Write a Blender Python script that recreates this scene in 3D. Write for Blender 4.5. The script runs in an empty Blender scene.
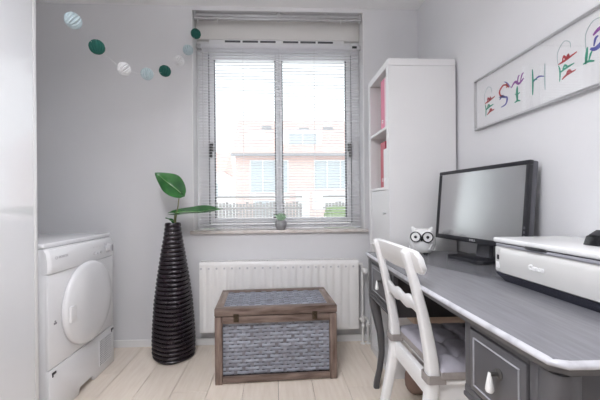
import bpy, bmesh, math, random
from mathutils import Vector, Matrix, Euler
random.seed(7)
S = bpy.context.scene
COL = S.collection
PI = math.pi

# ------------------------------------------------------------------ camera
cd = bpy.data.cameras.new('camera')
cam = bpy.data.objects.new('camera', cd); COL.objects.link(cam)
cam.location = (0, 0, 1.03)
cam.rotation_euler = (Matrix.Rotation(-0.043, 3, 'Z') @ Matrix.Rotation(PI/2, 3, 'X') @ Matrix.Rotation(-0.0085, 3, 'Z')).to_euler()
cd.sensor_width = 36.0; cd.lens = 36.0*320/600
cd.shift_x = 0.0172; cd.shift_y = 0.0057; cd.clip_start = 0.02; cd.clip_end = 300
S.camera = cam

# ------------------------------------------------------------------ world / exposure
w = bpy.data.worlds.new('overcast_sky'); S.world = w; w.use_nodes = True
bg = w.node_tree.nodes['Background']
bg.inputs['Color'].default_value = (0.93, 0.965, 1.0, 1); bg.inputs['Strength'].default_value = 1.9
S.view_settings.view_transform = 'Standard'; S.view_settings.look = 'None'
S.view_settings.gamma = 1.0; S.view_settings.use_curve_mapping = False
S.view_settings.exposure = 0.15
# daylight portal in the window opening (only guides the sampling of the sky)
pd = bpy.data.lights.new('window_portal', 'AREA'); pd.shape = 'RECTANGLE'; pd.size = 1.25; pd.size_y = 1.5
pd.cycles.is_portal = True
po = bpy.data.objects.new('window_portal', pd); COL.objects.link(po)
po.location = (0.03, 2.74, 1.55); po.rotation_euler = (-PI/2, 0, 0)

FILL_POWER = 18.5  # added out-of-view pendant that supplies most of the room's light
FILL_COL = (0.935, 0.945, 1.0)
S.cycles.diffuse_bounces = 6; S.cycles.max_bounces = 14; S.cycles.transparent_max_bounces = 16

# ------------------------------------------------------------------ materials
def mat(name, col, rough=0.5, metal=0.0, var=0.0, scale=20.0, bump=0.0, bscale=60.0, coat=0.0, col2=None, stretch=None, spec=None, obj_rand=0.0, trans=0.0, detail=4.0, contrast=None):
    m = bpy.data.materials.new(name); m.use_nodes = True
    nt = m.node_tree; N = nt.nodes; L = nt.links
    b = N['Principled BSDF']
    c4 = (*col, 1)
    b.inputs['Base Color'].default_value = c4
    b.inputs['Roughness'].default_value = rough
    b.inputs['Metallic'].default_value = metal
    if spec is not None: b.inputs['Specular IOR Level'].default_value = spec
    if coat: b.inputs['Coat Weight'].default_value = coat; b.inputs['Coat Roughness'].default_value = 0.06
    if trans: b.inputs['Transmission Weight'].default_value = trans
    vec = None
    if var or col2 or bump:
        tc = N.new('ShaderNodeTexCoord'); mp = N.new('ShaderNodeMapping')
        L.new(tc.outputs['Object'], mp.inputs['Vector'])
        if stretch: mp.inputs['Scale'].default_value = stretch
        if obj_rand:
            oi = N.new('ShaderNodeObjectInfo'); mu = N.new('ShaderNodeMath'); mu.operation = 'MULTIPLY'; mu.inputs[1].default_value = 37.0
            L.new(oi.outputs['Random'], mu.inputs[0])
            cb = N.new('ShaderNodeCombineXYZ')
            for i in range(3): L.new(mu.outputs[0], cb.inputs[i])
            L.new(cb.outputs[0], mp.inputs['Location'])
        vec = mp.outputs['Vector']
    if var or col2:
        n = N.new('ShaderNodeTexNoise'); n.inputs['Scale'].default_value = scale; n.inputs['Detail'].default_value = detail
        L.new(vec, n.inputs['Vector'])
        r = N.new('ShaderNodeValToRGB')
        lo, hi = contrast or (0.3, 0.7)
        r.color_ramp.elements[0].position = lo; r.color_ramp.elements[1].position = hi
        c2 = col2 or tuple(max(0, c*(1-var)) for c in col)
        r.color_ramp.elements[0].color = (*c2, 1); r.color_ramp.elements[1].color = c4
        L.new(n.outputs['Fac'], r.inputs['Fac'])
        out = r.outputs['Color']
        if obj_rand:
            hs = N.new('ShaderNodeHueSaturation')
            mr = N.new('ShaderNodeMapRange'); mr.inputs['To Min'].default_value = 1-obj_rand; mr.inputs['To Max'].default_value = 1+obj_rand
            L.new(oi.outputs['Random'], mr.inputs['Value']); L.new(mr.outputs[0], hs.inputs['Value']); L.new(out, hs.inputs['Color'])
            out = hs.outputs['Color']
        L.new(out, b.inputs['Base Color'])
    if bump:
        n2 = N.new('ShaderNodeTexNoise'); n2.inputs['Scale'].default_value = bscale; n2.inputs['Detail'].default_value = 6
        L.new(vec, n2.inputs['Vector'])
        bp = N.new('ShaderNodeBump'); bp.inputs['Strength'].default_value = bump; bp.inputs['Distance'].default_value = 0.01
        L.new(n2.outputs['Fac'], bp.inputs['Height']); L.new(bp.outputs['Normal'], b.inputs['Normal'])
    return m

def glass_mat(name, tint=(1, 1, 1), ior=1.5, rough=0.0):
    m = bpy.data.materials.new(name); m.use_nodes = True
    nt = m.node_tree; N = nt.nodes; L = nt.links
    N.remove(N['Principled BSDF'])
    t = N.new('ShaderNodeBsdfTransparent'); t.inputs['Color'].default_value = (*tint, 1)
    g = N.new('ShaderNodeBsdfGlossy'); g.inputs['Roughness'].default_value = rough
    fr = N.new('ShaderNodeFresnel'); fr.inputs['IOR'].default_value = ior
    mx = N.new('ShaderNodeMixShader')
    ge = N.new('ShaderNodeNewGeometry'); inv = N.new('ShaderNodeMath'); inv.operation = 'SUBTRACT'; inv.inputs[0].default_value = 1.0
    L.new(ge.outputs['Backfacing'], inv.inputs[1]); mul = N.new('ShaderNodeMath'); mul.operation = 'MULTIPLY'
    L.new(fr.outputs[0], mul.inputs[0]); L.new(inv.outputs[0], mul.inputs[1])
    L.new(mul.outputs[0], mx.inputs[0]); L.new(t.outputs[0], mx.inputs[1]); L.new(g.outputs[0], mx.inputs[2])
    L.new(mx.outputs[0], N['Material Output'].inputs['Surface'])
    return m

def emit_mat(name, col, s):
    m = bpy.data.materials.new(name); m.use_nodes = True
    b = m.node_tree.nodes['Principled BSDF']
    b.inputs['Base Color'].default_value = (*col, 1)
    b.inputs['Emission Color'].default_value = (*col, 1); b.inputs['Emission Strength'].default_value = s
    return m

M = {}
M['wall'] = mat('wall_paint', (0.76, 0.76, 0.775), 0.75, var=0.03, scale=3, bump=0.08, bscale=180)
M['ceiling'] = mat('ceiling_paint', (0.92, 0.92, 0.925), 0.8, var=0.02, scale=3)
M['trim'] = mat('white_trim', (0.86, 0.86, 0.86), 0.35, var=0.02, scale=8)
M['plank'] = mat('whitewashed_oak', (0.88, 0.79, 0.69), 0.34, col2=(0.80, 0.70, 0.595), scale=9, stretch=(6, 0.7, 1), bump=0.06, bscale=30, obj_rand=0.06)
M['subfloor'] = mat('plank_joint', (0.28, 0.22, 0.17), 0.9, var=0.1)
M['pvc'] = mat('white_window_plastic', (0.94, 0.94, 0.945), 0.25, var=0.01)
M['gasket'] = mat('dark_rubber_gasket', (0.10, 0.10, 0.11), 0.6, var=0.05)
M['glass'] = glass_mat('window_glass', (0.97, 0.985, 0.98))
M['sill'] = mat('pale_stone_sill', (0.74, 0.70, 0.67), 0.25, col2=(0.55, 0.47, 0.42), scale=14, contrast=(0.2, 0.62))
M['slat'] = mat('white_blind_slat', (0.93, 0.93, 0.945), 0.35, var=0.01)
def translucent(m, k):
    nt = m.node_tree; N = nt.nodes; L = nt.links; b = N['Principled BSDF']
    t = N.new('ShaderNodeBsdfTranslucent'); t.inputs['Color'].default_value = (.9, .9, .92, 1); mx = N.new('ShaderNodeMixShader'); mx.inputs[0].default_value = k
    L.new(b.outputs[0], mx.inputs[1]); L.new(t.outputs[0], mx.inputs[2]); L.new(mx.outputs[0], N['Material Output'].inputs['Surface'])
translucent(M['slat'], .5)
M['cord'] = mat('white_cord', (0.8, 0.8, 0.8), 0.8, var=0.05)
M['cream_panel'] = mat('cream_shutter_panel', (0.78, 0.765, 0.74), 0.5, var=0.03, scale=5)
M['alu'] = mat('aluminium', (0.62, 0.62, 0.63), 0.35, metal=0.9, var=0.06, scale=30)
M['chrome'] = mat('chrome', (0.8, 0.8, 0.8), 0.12, metal=1.0, var=0.02)
M['dark_metal'] = mat('dark_metal', (0.12, 0.115, 0.11), 0.4, metal=0.7, var=0.1)
M['gloss_white'] = mat('glossy_white_lacquer', (0.80, 0.81, 0.83), 0.08, var=0.01, coat=0.6, spec=0.7)
M['white_lacquer'] = mat('white_lacquer', (0.82, 0.82, 0.825), 0.32, var=0.015, scale=5)
M['furn_white'] = mat('white_foil_shelf', (0.77, 0.765, 0.765), 0.42, var=0.01, scale=5)
M['appliance'] = mat('white_enamel', (0.83, 0.835, 0.85), 0.22, var=0.01, coat=0.3)
M['appl_grey'] = mat('light_grey_plastic', (0.62, 0.62, 0.64), 0.4, var=0.03)
M['dark_plastic'] = mat('dark_plastic', (0.03, 0.03, 0.034), 0.35, var=0.1)
M['mid_grey'] = mat('mid_grey_print', (0.25, 0.25, 0.27), 0.5, var=0.03)
M['radiator'] = mat('radiator_enamel', (0.92, 0.91, 0.895), 0.3, var=0.01)
M['chest_wood'] = mat('weathered_brown_wood', (0.30, 0.225, 0.19), 0.5, col2=(0.085, 0.05, 0.036), scale=7, stretch=(1, 7, 7), bump=0.25, bscale=18, obj_rand=0.12, contrast=(0.28, 0.72))
M['chest_wood_v'] = mat('weathered_brown_wood_upright', (0.30, 0.225, 0.19), 0.5, col2=(0.085, 0.05, 0.036), scale=7, stretch=(7, 7, 1), bump=0.25, bscale=18, obj_rand=0.12, contrast=(0.28, 0.72))
M['chest_wood_d'] = mat('weathered_brown_wood_deep', (0.36, 0.29, 0.25), 0.55, col2=(0.17, 0.12, 0.10), scale=7, stretch=(7, 1, 7), bump=0.25, bscale=18, obj_rand=0.12, contrast=(0.28, 0.72))
M['strand'] = mat('whitewashed_grey_weave', (0.36, 0.385, 0.45), 0.55, col2=(0.235, 0.24, 0.275), scale=16, bump=0.3, bscale=60, obj_rand=0.14, contrast=(0.34, 0.66))
M['stake'] = mat('grey_weave_stake', (0.36, 0.37, 0.42), 0.75, col2=(0.15, 0.14, 0.15), scale=20, obj_rand=0.12)
M['dark_inner'] = mat('dark_lining_and_shade', (0.05, 0.045, 0.045), 0.9, var=0.1)
M['brass'] = mat('aged_bronze', (0.10, 0.075, 0.05), 0.4, metal=0.8, var=0.3, scale=60)
M['vase'] = mat('dark_plum_ceramic', (0.020, 0.013, 0.018), 0.27, var=0.3, scale=12)
M['leaf'] = mat('glossy_green_leaf', (0.040, 0.19, 0.038), 0.2, col2=(0.012, 0.095, 0.022), scale=14, coat=0.3)
M['leaf_vein'] = mat('pale_leaf_vein', (0.30, 0.50, 0.22), 0.4, var=0.1)
M['stem'] = mat('brown_green_stem', (0.22, 0.22, 0.09), 0.5, var=0.2)
M['succulent'] = mat('pale_green_succulent', (0.42, 0.62, 0.42), 0.5, var=0.15, scale=40)
M['pot'] = mat('rough_grey_pot', (0.36, 0.36, 0.37), 0.8, var=0.2, scale=50, bump=0.3, bscale=120)
M['desk'] = mat('dark_grey_painted_wood', (0.235, 0.235, 0.255), 0.27, col2=(0.19, 0.19, 0.205), scale=8, stretch=(9, 0.8, 1), bump=0.08, bscale=25, coat=0.15)
M['desk_body'] = mat('dark_grey_desk_body', (0.10, 0.098, 0.104), 0.36, var=0.12, scale=12)
M['desk_edge'] = mat('desk_edge_wear_and_glint', (0.56, 0.56, 0.59), 0.3, col2=(0.36, 0.36, 0.39), scale=25, contrast=(0.25, 0.5))  # pale from worn paint plus the window's reflection painted into the colour
M['desk_line'] = mat('pale_worn_arris', (0.42, 0.42, 0.45), 0.35, var=0.2, scale=40)
M['ceramic'] = mat('white_ceramic', (0.83, 0.83, 0.82), 0.14, var=0.01, coat=0.3)
M['black_glaze'] = mat('black_glaze', (0.012, 0.012, 0.014), 0.2, var=0.1)
M['chair'] = mat('white_painted_chair', (0.82, 0.82, 0.82), 0.33, var=0.02, scale=10)
M['cushion'] = mat('lilac_grey_cushion', (0.44, 0.42, 0.47), 0.85, var=0.08, scale=60, bump=0.1, bscale=300)
M['cushion_band'] = mat('taupe_cushion_band', (0.33, 0.30, 0.285), 0.85, var=0.1, scale=60)
M['bezel'] = mat('charcoal_monitor_plastic', (0.018, 0.018, 0.023), 0.35, var=0.05)
M['bezel_side'] = mat('grey_monitor_edge', (0.11, 0.11, 0.125), 0.35, var=0.05)
M['screen'] = mat('dark_screen', (0.012, 0.013, 0.024), 0.21, var=0.05, spec=1.0)
M['screen'].node_tree.nodes['Principled BSDF'].inputs['IOR'].default_value = 3.2
M['silver'] = mat('silver_print', (0.65, 0.65, 0.67), 0.3, metal=0.6, var=0.02)
M['printer'] = mat('off_white_printer_plastic', (0.66, 0.655, 0.64), 0.16, var=0.01, coat=0.4)
M['printer_top'] = mat('white_printer_lid', (0.80, 0.80, 0.80), 0.25, var=0.01)
M['printer_dark'] = mat('dark_blue_printer_base', (0.03, 0.032, 0.06), 0.25, var=0.1)
M['printer_grey'] = mat('grey_printer_trim', (0.36, 0.36, 0.40), 0.3, var=0.03)
M['white_print'] = mat('white_print', (0.9, 0.9, 0.9), 0.3, var=0.01)
M['paper'] = mat('white_art_paper', (0.80, 0.80, 0.81), 0.7, var=0.02)
M['art_glass'] = glass_mat('picture_glass', (0.98, 0.98, 0.98), 1.55)
M['pink'] = mat('pink_binder', (0.72, 0.16, 0.28), 0.4, var=0.05)
M['pink_pale'] = mat('pale_pink_binder', (0.78, 0.60, 0.65), 0.4, var=0.05)
M['red'] = mat('crimson_binder', (0.50, 0.05, 0.09), 0.4, var=0.08)
M['binder_white'] = mat('white_binder', (0.78, 0.78, 0.79), 0.4, var=0.02)
M['pagewhite'] = mat('binder_pages', (0.75, 0.73, 0.70), 0.9, var=0.1, scale=80, stretch=(1, 40, 1))
M['ball_green'] = mat('dark_teal_paper', (0.010, 0.115, 0.09), 0.7, var=0.1)
M['ball_blue'] = mat('pale_blue_paper', (0.50, 0.60, 0.63), 0.8, var=0.05)
M['ball_white'] = mat('white_paper', (0.76, 0.76, 0.77), 0.8, var=0.03)
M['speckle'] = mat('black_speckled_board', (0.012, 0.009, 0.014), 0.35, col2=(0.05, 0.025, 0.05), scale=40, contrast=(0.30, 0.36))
M['pale_wood'] = mat('pale_pine', (0.60, 0.46, 0.36), 0.5, var=0.2, scale=8, stretch=(1, 8, 8))
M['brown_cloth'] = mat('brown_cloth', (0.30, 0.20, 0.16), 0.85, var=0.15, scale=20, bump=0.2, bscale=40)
M['fill_diffuser'] = emit_mat('fill_lamp_diffuser', (1.0, 0.97, 0.93), 3.0)
# outside
M['brick'] = mat('red_brick', (0.86, 0.70, 0.66), 0.9, col2=(0.78, 0.60, 0.56), scale=6, stretch=(1, 1, 3))
M['roof'] = mat('red_roof_tile', (0.80, 0.62, 0.58), 0.8, col2=(0.70, 0.52, 0.48), scale=10)
M['render'] = mat('white_house_board', (0.93, 0.93, 0.93), 0.7, var=0.04)
M['house_glass'] = mat('house_window_glass', (0.60, 0.65, 0.68), 0.1, var=0.1)
M['paving'] = mat('pale_concrete_paving', (0.85, 0.85, 0.84), 0.9, var=0.08, scale=2)
M['fence'] = mat('grey_brown_fence_wood', (0.40, 0.38, 0.375), 0.9, var=0.2, scale=10, stretch=(8, 8, 1))
M['hedge'] = mat('hedge_leaves', (0.34, 0.42, 0.25), 0.8, col2=(0.22, 0.30, 0.15), scale=30)
M['gutter'] = mat('grey_gutter', (0.40, 0.40, 0.42), 0.5, var=0.05)

# ------------------------------------------------------------------ mesh helpers
class MB:
    def __init__(s): s.bm = bmesh.new()
    def box(s, a, b, bev=0.0, seg=2):
        t = bmesh.new(); bmesh.ops.create_cube(t, size=1)
        a = Vector(a); b = Vector(b); c = (a+b)/2; d = b-a
        for v in t.verts: v.co = Vector((v.co.x*d.x, v.co.y*d.y, v.co.z*d.z))+c
        if bev: bmesh.ops.bevel(t, geom=t.edges[:], offset=bev, segments=seg, profile=0.5, affect='EDGES')
        s.add(t); return s
    def add(s, t):
        me = bpy.data.meshes.new('tmp'); t.to_mesh(me); t.free(); s.bm.from_mesh(me); bpy.data.meshes.remove(me)
    def loft(s, rings, closed=True, caps=True):
        V = [[s.bm.verts.new(p) for p in r] for r in rings]
        n = len(V[0])
        for i in range(len(V)-1):
            for j in range(n if closed else n-1):
                k = (j+1) % n
                s.bm.faces.new((V[i][j], V[i][k], V[i+1][k], V[i+1][j]))
        if caps and closed:
            s.bm.faces.new(list(reversed(V[0]))); s.bm.faces.new(V[-1])
        return s
    def lathe(s, prof, n=24, c=(0, 0, 0), caps=True, shape=None):
        rings = []
        for r, z in prof:
            rings.append([Vector((c[0]+(r*(shape(2*PI*j/n, z) if shape else 1))*math.cos(2*PI*j/n), c[1]+(r*(shape(2*PI*j/n, z) if shape else 1))*math.sin(2*PI*j/n), c[2]+z)) for j in range(n)])
        return s.loft(rings, True, caps)
    def tube(s, pts, r, n=8, caps=True):
        pts = [Vector(p) for p in pts]; rs = r if isinstance(r, (list, tuple)) else [r]*len(pts)
        rings = []; up = None
        for i, p in enumerate(pts):
            d = (pts[min(i+1, len(pts)-1)]-pts[max(i-1, 0)]).normalized()
            if up is None:
                up = Vector((0, 0, 1)) if abs(d.z) < 0.9 else Vector((1, 0, 0))
            x = d.cross(up).normalized(); up = x.cross(d).normalized()
            rings.append([p+rs[i]*(math.cos(2*PI*j/n)*x+math.sin(2*PI*j/n)*up) for j in range(n)])
        return s.loft(rings, True, caps)
    def cyl(s, a, b, r, n=16): return s.tube([a, b], r, n)
    def sweep(s, pts, side, hw, ht, ch=0.25):
        """rounded-rectangle section swept along pts; side = width direction"""
        pts = [Vector(p) for p in pts]; side = Vector(side).normalized(); rings = []
        for i, p in enumerate(pts):
            d = (pts[min(i+1, len(pts)-1)]-pts[max(i-1, 0)]).normalized()
            nrm = d.cross(side).normalized()
            a = hw[i] if isinstance(hw, (list, tuple)) else hw; b = ht[i] if isinstance(ht, (list, tuple)) else ht
            c = min(a, b)*ch; sec = [(-a, -b+c), (-a+c*.3, -b+c*.3), (-a+c, -b), (a-c, -b), (a-c*.3, -b+c*.3), (a, -b+c), (a, b-c), (a-c*.3, b-c*.3), (a-c, b), (-a+c, b), (-a+c*.3, b-c*.3), (-a, b-c)]
            rings.append([p+side*u+nrm*v for u, v in sec])
        return s.loft(rings)
    def prism(s, poly, z0, z1, bev=0.0, axis='z'):
        t = bmesh.new()
        f = lambda p, z: Vector((p[0], p[1], z)) if axis == 'z' else (Vector((z, p[0], p[1])) if axis == 'x' else Vector((p[0], z, p[1])))
        A = [t.verts.new(f(p, z0)) for p in poly]; B = [t.verts.new(f(p, z1)) for p in poly]
        n = len(poly)
        for i in range(n): t.faces.new((A[i], A[(i+1) % n], B[(i+1) % n], B[i]))
        t.faces.new(list(reversed(A))); t.faces.new(B)
        bmesh.ops.recalc_face_normals(t, faces=t.faces[:])
        if bev: bmesh.ops.bevel(t, geom=t.edges[:], offset=bev, segments=2, profile=0.5, affect='EDGES')
        s.add(t); return s
    def build(s, name, m, parent=None, smooth=None, mx=None):
        bmesh.ops.recalc_face_normals(s.bm, faces=s.bm.faces[:])
        if mx is not None: bmesh.ops.transform(s.bm, matrix=mx, verts=s.bm.verts[:])
        me = bpy.data.meshes.new(name); s.bm.to_mesh(me); s.bm.free()
        me.materials.append(M[m] if isinstance(m, str) else m)
        if smooth:
            me.shade_smooth(); me.set_sharp_from_angle(angle=math.radians(smooth))
        o = bpy.data.objects.new(name, me); COL.objects.link(o)
        if parent: o.parent = parent
        return o

def tag(o, label, cat, group=None, kind=None):
    o['label'] = label; o['category'] = cat
    if group: o['group'] = group
    if kind: o['kind'] = kind
    return o
def thing(name, loc, label, cat, rz=0.0, group=None, kind=None):
    o = bpy.data.objects.new(name, None); COL.objects.link(o); o.location = loc; o.rotation_euler = (0, 0, rz)
    o.empty_display_size = 0.05
    return tag(o, label, cat, group, kind)
def copy(o, parent, loc=None):
    c = o.copy(); COL.objects.link(c); c.parent = parent
    if loc is not None: c.location = loc
    return c
def box(name, a, b, m, parent=None, bev=0.0):
    return MB().box(a, b, bev).build(name, m, parent, smooth=30 if bev else None)
def frame_mx(origin, right, up):
    r = Vector(right).normalized(); u = Vector(up).normalized(); n = r.cross(u)
    mx = Matrix((r, u, n)).transposed().to_4x4(); mx.translation = Vector(origin); return mx
def text(name, body, size, m, parent, origin, right, up, depth=0.0006, sx=1.0, bold=0.0):
    cu = bpy.data.curves.new('t', 'FONT'); cu.body = body; cu.size = size; cu.extrude = depth; cu.align_x = 'CENTER'; cu.align_y = 'CENTER'; cu.offset = bold
    cu.resolution_u = 3
    o = bpy.data.objects.new('t', cu); COL.objects.link(o)
    dg = bpy.context.evaluated_depsgraph_get()
    me = bpy.data.meshes.new_from_object(o.evaluated_get(dg)); bpy.data.objects.remove(o); bpy.data.curves.remove(cu)
    me.transform(frame_mx(origin, right, up) @ Matrix.Diagonal((sx, 1, 1, 1)))
    me.name = name; me.materials.clear(); me.materials.append(M[m])
    o = bpy.data.objects.new(name, me); COL.objects.link(o); o.parent = parent
    return o
def interp(tab, x):
    if x <= tab[0][0]: return tab[0][1]
    for (a, va), (b, vb) in zip(tab, tab[1:]):
        if x <= b: return va+(vb-va)*(x-a)/(b-a)
    return tab[-1][1]

# ================================================================== THE SETTING
XL, XR, YB, YR, ZC = -1.74, 1.08, 2.37, -1.60, 2.482
WX0, WX1, WZ0, WZ1, YO = -0.605, 0.665, 0.812, 2.452, 2.72
# floor with its planks
fl = box('floor', (XL, YR, -0.06), (XR, YB, -0.0115), 'subfloor')
tag(fl, 'pale whitewashed oak plank floor of the room', 'floor', kind='structure')
PW = 0.194; PL = 1.28
pm = MB().box((0, 0, -0.0115), (PW-0.0022, PL-0.0022, 0), 0.0012, 1)
proto = pm.build('plank', 'plank', fl)
cache = {}
first = True
x = XL; r = 0
while x < XR-0.005:
    y = YR-[0, .46, .9, .25, .7][r % 5]
    while y < YB:
        y0, y1 = max(y, YR), min(y+PL, YB); x1 = min(x+PW, XR)
        if y1-y0 > 0.02:
            key = (round(x1-x, 3), round(y1-y0, 3))
            if key not in cache:
                o = MB().box((0, 0, -0.0115), (x1-x-0.0022, y1-y0-0.0022, 0), 0.001, 1).build('plank', 'plank', fl)
                cache[key] = o
            else:
                o = copy(cache[key], fl)
            o.location = (x, y0, 0)
        y += PL
    x += PW; r += 1
bpy.data.objects.remove(proto)
tag(box('ceiling', (XL-.1, YR-.1, ZC), (XR+.1, YO, ZC+0.1), 'ceiling'), 'plain white painted ceiling', 'ceiling', kind='structure')
tag(box('wall_right', (XR, YR-.1, -.06), (XR+.1, YO, ZC), 'wall'), 'pale grey wall behind the desk, hung with the long picture', 'wall', kind='structure')
tag(box('wall_left', (XL-.1, YR-.1, -.06), (XL, YO, ZC), 'wall'), 'pale grey wall behind the dryer and wardrobe', 'wall', kind='structure')
tag(box('wall_rear', (XL, YR-.1, -.06), (XR, YR, ZC), 'wall'), 'pale grey wall opposite the window', 'wall', kind='structure')
wb = MB()
wb.box((XL, YB, -.06), (WX0, YO, ZC)); wb.box((WX1, YB, -.06), (XR, YO, ZC)); wb.box((WX0, YB, -.06), (WX1, YO, WZ0)); wb.box((WX0, YB, WZ1), (WX1, YO, ZC))
tag(wb.build('wall_back', 'wall'), 'pale grey wall holding the window recess and radiator', 'wall', kind='structure')
tag(MB().box((XL, YB-.014, 0), (XR, YB, .052), .003, 1).build('baseboard_back', 'trim'), 'low white baseboard along the window wall', 'baseboard', kind='structure')
tag(MB().box((XR-.014, YR, 0), (XR, YB-.014, .052), .003, 1).build('baseboard_right', 'trim'), 'low white baseboard along the desk wall', 'baseboard', kind='structure')

# window -------------------------------------------------------------
win = thing('window_1', (0, 0, 0), 'white plastic window with two side-by-side panes in a recess', 'window', kind='structure')
fz0, fz1 = 0.842, 2.29
fm = MB()
yf0, yf1 = 2.50, 2.58
fm.box((WX0, yf0, fz0), (-.512, yf1, fz1), .004); fm.box((.60, yf0, fz0), (WX1, yf1, fz1), .004)
fm.box((-.512, yf0, fz0), (.60, yf1, .872), .004); fm.box((-.512, yf0, 2.20), (.60, yf1, fz1), .004)
fm.box((.014, yf0, .872), (.042, yf1, 2.20), .004)
fm.build('outer_frame', 'pvc', win, 30)
for (a, b, tl_, tr_) in ((-.505, .024, .036, .021), (.032, .593, .021, .036)):
    sm = MB(); s0, s1 = yf0-.014, yf0+.045
    sm.box((a, s0, .878), (a+tl_, s1, 2.194), .005); sm.box((b-tr_, s0, .878), (b, s1, 2.194), .005)
    sm.box((a+tl_, s0, .878), (b-tr_, s1, .922), .005); sm.box((a+tl_, s0, 2.146), (b-tr_, s1, 2.194), .005)
    sash = sm.build('sash', 'pvc', win, 30)
    gm = MB(); g = .007
    gm.box((a+tl_-.001, s0+.004, .922), (a+tl_+g, s0+.03, 2.146)); gm.box((b-tr_-g, s0+.004, .922), (b-tr_+.001, s0+.03, 2.146))
    gm.build('gasket', 'gasket', sash)
    box('pane', (a+tl_, s0+.02, .925), (b-tr_, s0+.024, 2.143), 'glass', sash)
gm = MB(); gm.box((-.5135, yf0-.006, .876), (-.5045, yf0+.01, 2.196)); gm.box((.5925, yf0-.004, .876), (.5985, yf0+.01, 2.196))
gm.build('frame_gap', 'gasket', win)
for (hx, s) in ((.576, -1), (-.488, 1)):
    h = MB(); h.box((hx-.013, yf0-.03, 1.43), (hx+.013, yf0-.012, 1.50), .004); h.cyl((hx, yf0-.03, 1.465), (hx, yf0-.05, 1.465), .008)
    h.box((hx-.011, yf0-.06, 1.38), (hx+.011, yf0-.046, 1.475), .005)
    h.build('handle', 'dark_metal', win, 30)
h = MB(); h.box((-.02, yf0-.026, .935), (.075, yf0-.014, .947), .003); h.box((-.02, yf0-.026, .915), (.06, yf0-.014, .926), .003); h.build('casement_stay', 'dark_metal', win, 30)
# trickle vent over the frame
vm = MB(); vm.box((-.50, yf0-.03, 2.252), (.54, yf0, 2.29), .003); v = vm.build('trickle_vent', 'pvc', win, 30)
vs0 = None
for i in range(6):
    xx = -.36+i*.135
    if i < 3: xx -= .02
    else: xx += .02
    if vs0 is None:
        vs0 = box('vent_slot', (0, yf0-.033, 2.268), (.118, yf0-.0295, 2.282), 'gasket', v); vs0.location = (xx, 0, 0)
    else: copy(vs0, v, (xx, 0, 0))
# shutter box panel and curtain track
p = MB(); p.box((WX0+.006, 2.47, 2.292), (WX1-.006, 2.60, 2.452), .003)
tag(p.build('trim_1', 'cream_panel', None, 30), 'cream shutter box panel across the top of the window recess', 'panel', kind='structure')
ct = thing('curtain_track', (0, 0, 0), 'grey metal curtain track along the top of the window recess', 'curtain track')
t = MB(); t.box((-.595, 2.385, 2.418), (.655, 2.412, 2.44), .003); t.box((-.595, 2.378, 2.396), (.655, 2.405, 2.411), .003); t.build('rail', 'alu', ct, 30)
for xx in (-.585, .03, .645): box('bracket', (xx-.008, 2.38, 2.395), (xx+.008, 2.415, 2.4515), 'alu', ct, .002)
for xx in (-.565, -.42, .50, .64):
    g = MB(); g.box((xx-.004, 2.388, 2.383), (xx+.004, 2.396, 2.397)); g.tube([(xx, 2.392, 2.385), (xx, 2.386, 2.375), (xx, 2.392, 2.366), (xx, 2.398, 2.373)], .0016, 5); g.build('glider', 'cord', ct)
# white lining of the reveals
tag(box('trim_2', (WX0-.0005, YB-.003, .836), (WX0+.005, 2.499, WZ1), 'trim', None, .001), 'white lining on the left side of the window recess', 'trim', kind='structure')
tag(box('trim_3', (WX1-.005, YB-.003, .836), (WX1+.0005, 2.499, WZ1), 'trim', None, .001), 'white lining on the right side of the window recess', 'trim', kind='structure')
# sill
s = MB(); s.box((WX0-.02, 2.345, .812), (WX1+.02, 2.372, .836), .005); s.box((WX0, 2.36, .812), (WX1, 2.52, .836), .003)
tag(s.build('window_sill', 'sill', None, 30), 'narrow pale stone sill under the window', 'sill', kind='structure')

# blind --------------------------------------------------------------
bx0, bx1, yb = -.572, .648, 2.435
bl = thing('venetian_blind', (0, 0, 0), 'white venetian blind with open slats hanging in the window recess', 'blind')
MB().box((bx0-.012, yb-.02, 2.200), (bx1+.008, yb+.02, 2.228), .003).build('headrail', 'slat', bl, 30)
box('end_cap', (bx0-.014, yb-.022, 2.198), (bx0+.02, yb+.022, 2.2285), 'alu', bl, .002)
box('cord_lock', (bx1-.058, yb-.024, 2.206), (bx1-.022, yb-.018, 2.223), 'dark_plastic', bl, .002)
NS = 63; z0 = .875; pitch = (2.184-z0)/(NS-1)
sl = MB(); rings = []
for xx in (bx0, (bx0+bx1)/2, bx1):
    ring = []
    prof = [(-.0125, -.0010), (-.0065, .0009), (0, .0016), (.0065, .0009), (.0125, -.0010)]
    for (u, v) in prof: ring.append((xx, u, v+.0003))
    for (u, v) in reversed(prof): ring.append((xx, u, v-.0003))
    rings.append(ring)
sl.loft(rings)
slat0 = sl.build('slat', 'slat', bl, 40)
for i in range(NS):
    o = slat0 if i == 0 else copy(slat0, bl)
    o.location = (0, yb, z0+i*pitch); o.rotation_euler = (math.radians(6+random.uniform(-.3, .3)), 0, 0)
for xx in (-.50, -.24, .03, .30, .57):
    c = MB()
    for dy in (-.0135, .0135): c.box((xx-.0008, yb+dy-.0006, .858), (xx+.0008, yb+dy+.0006, 2.202))
    c.build('ladder_cord', 'cord', bl)
MB().box((bx0, yb-.013, .845), (bx1, yb+.013, .860), .004).build('bottom_rail', 'slat', bl, 30)
c = MB(); c.tube([(.625, yb-.024, 2.203), (.626, yb-.03, 1.6), (.628, yb-.03, 1.12)], .0012, 5); c.lathe([(.002, 0), (.006, -.012), (.007, -.035), (.003, -.045)], 10, (.628, yb-.03, 1.12)); c.build('pull_cord', 'cord', bl, 40)
c = MB(); c.tube([(-.535, yb-.024, 2.203), (-.535, yb-.029, 1.45)], .003, 6); c.build('tilt_wand', 'cord', bl, 40)

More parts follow.
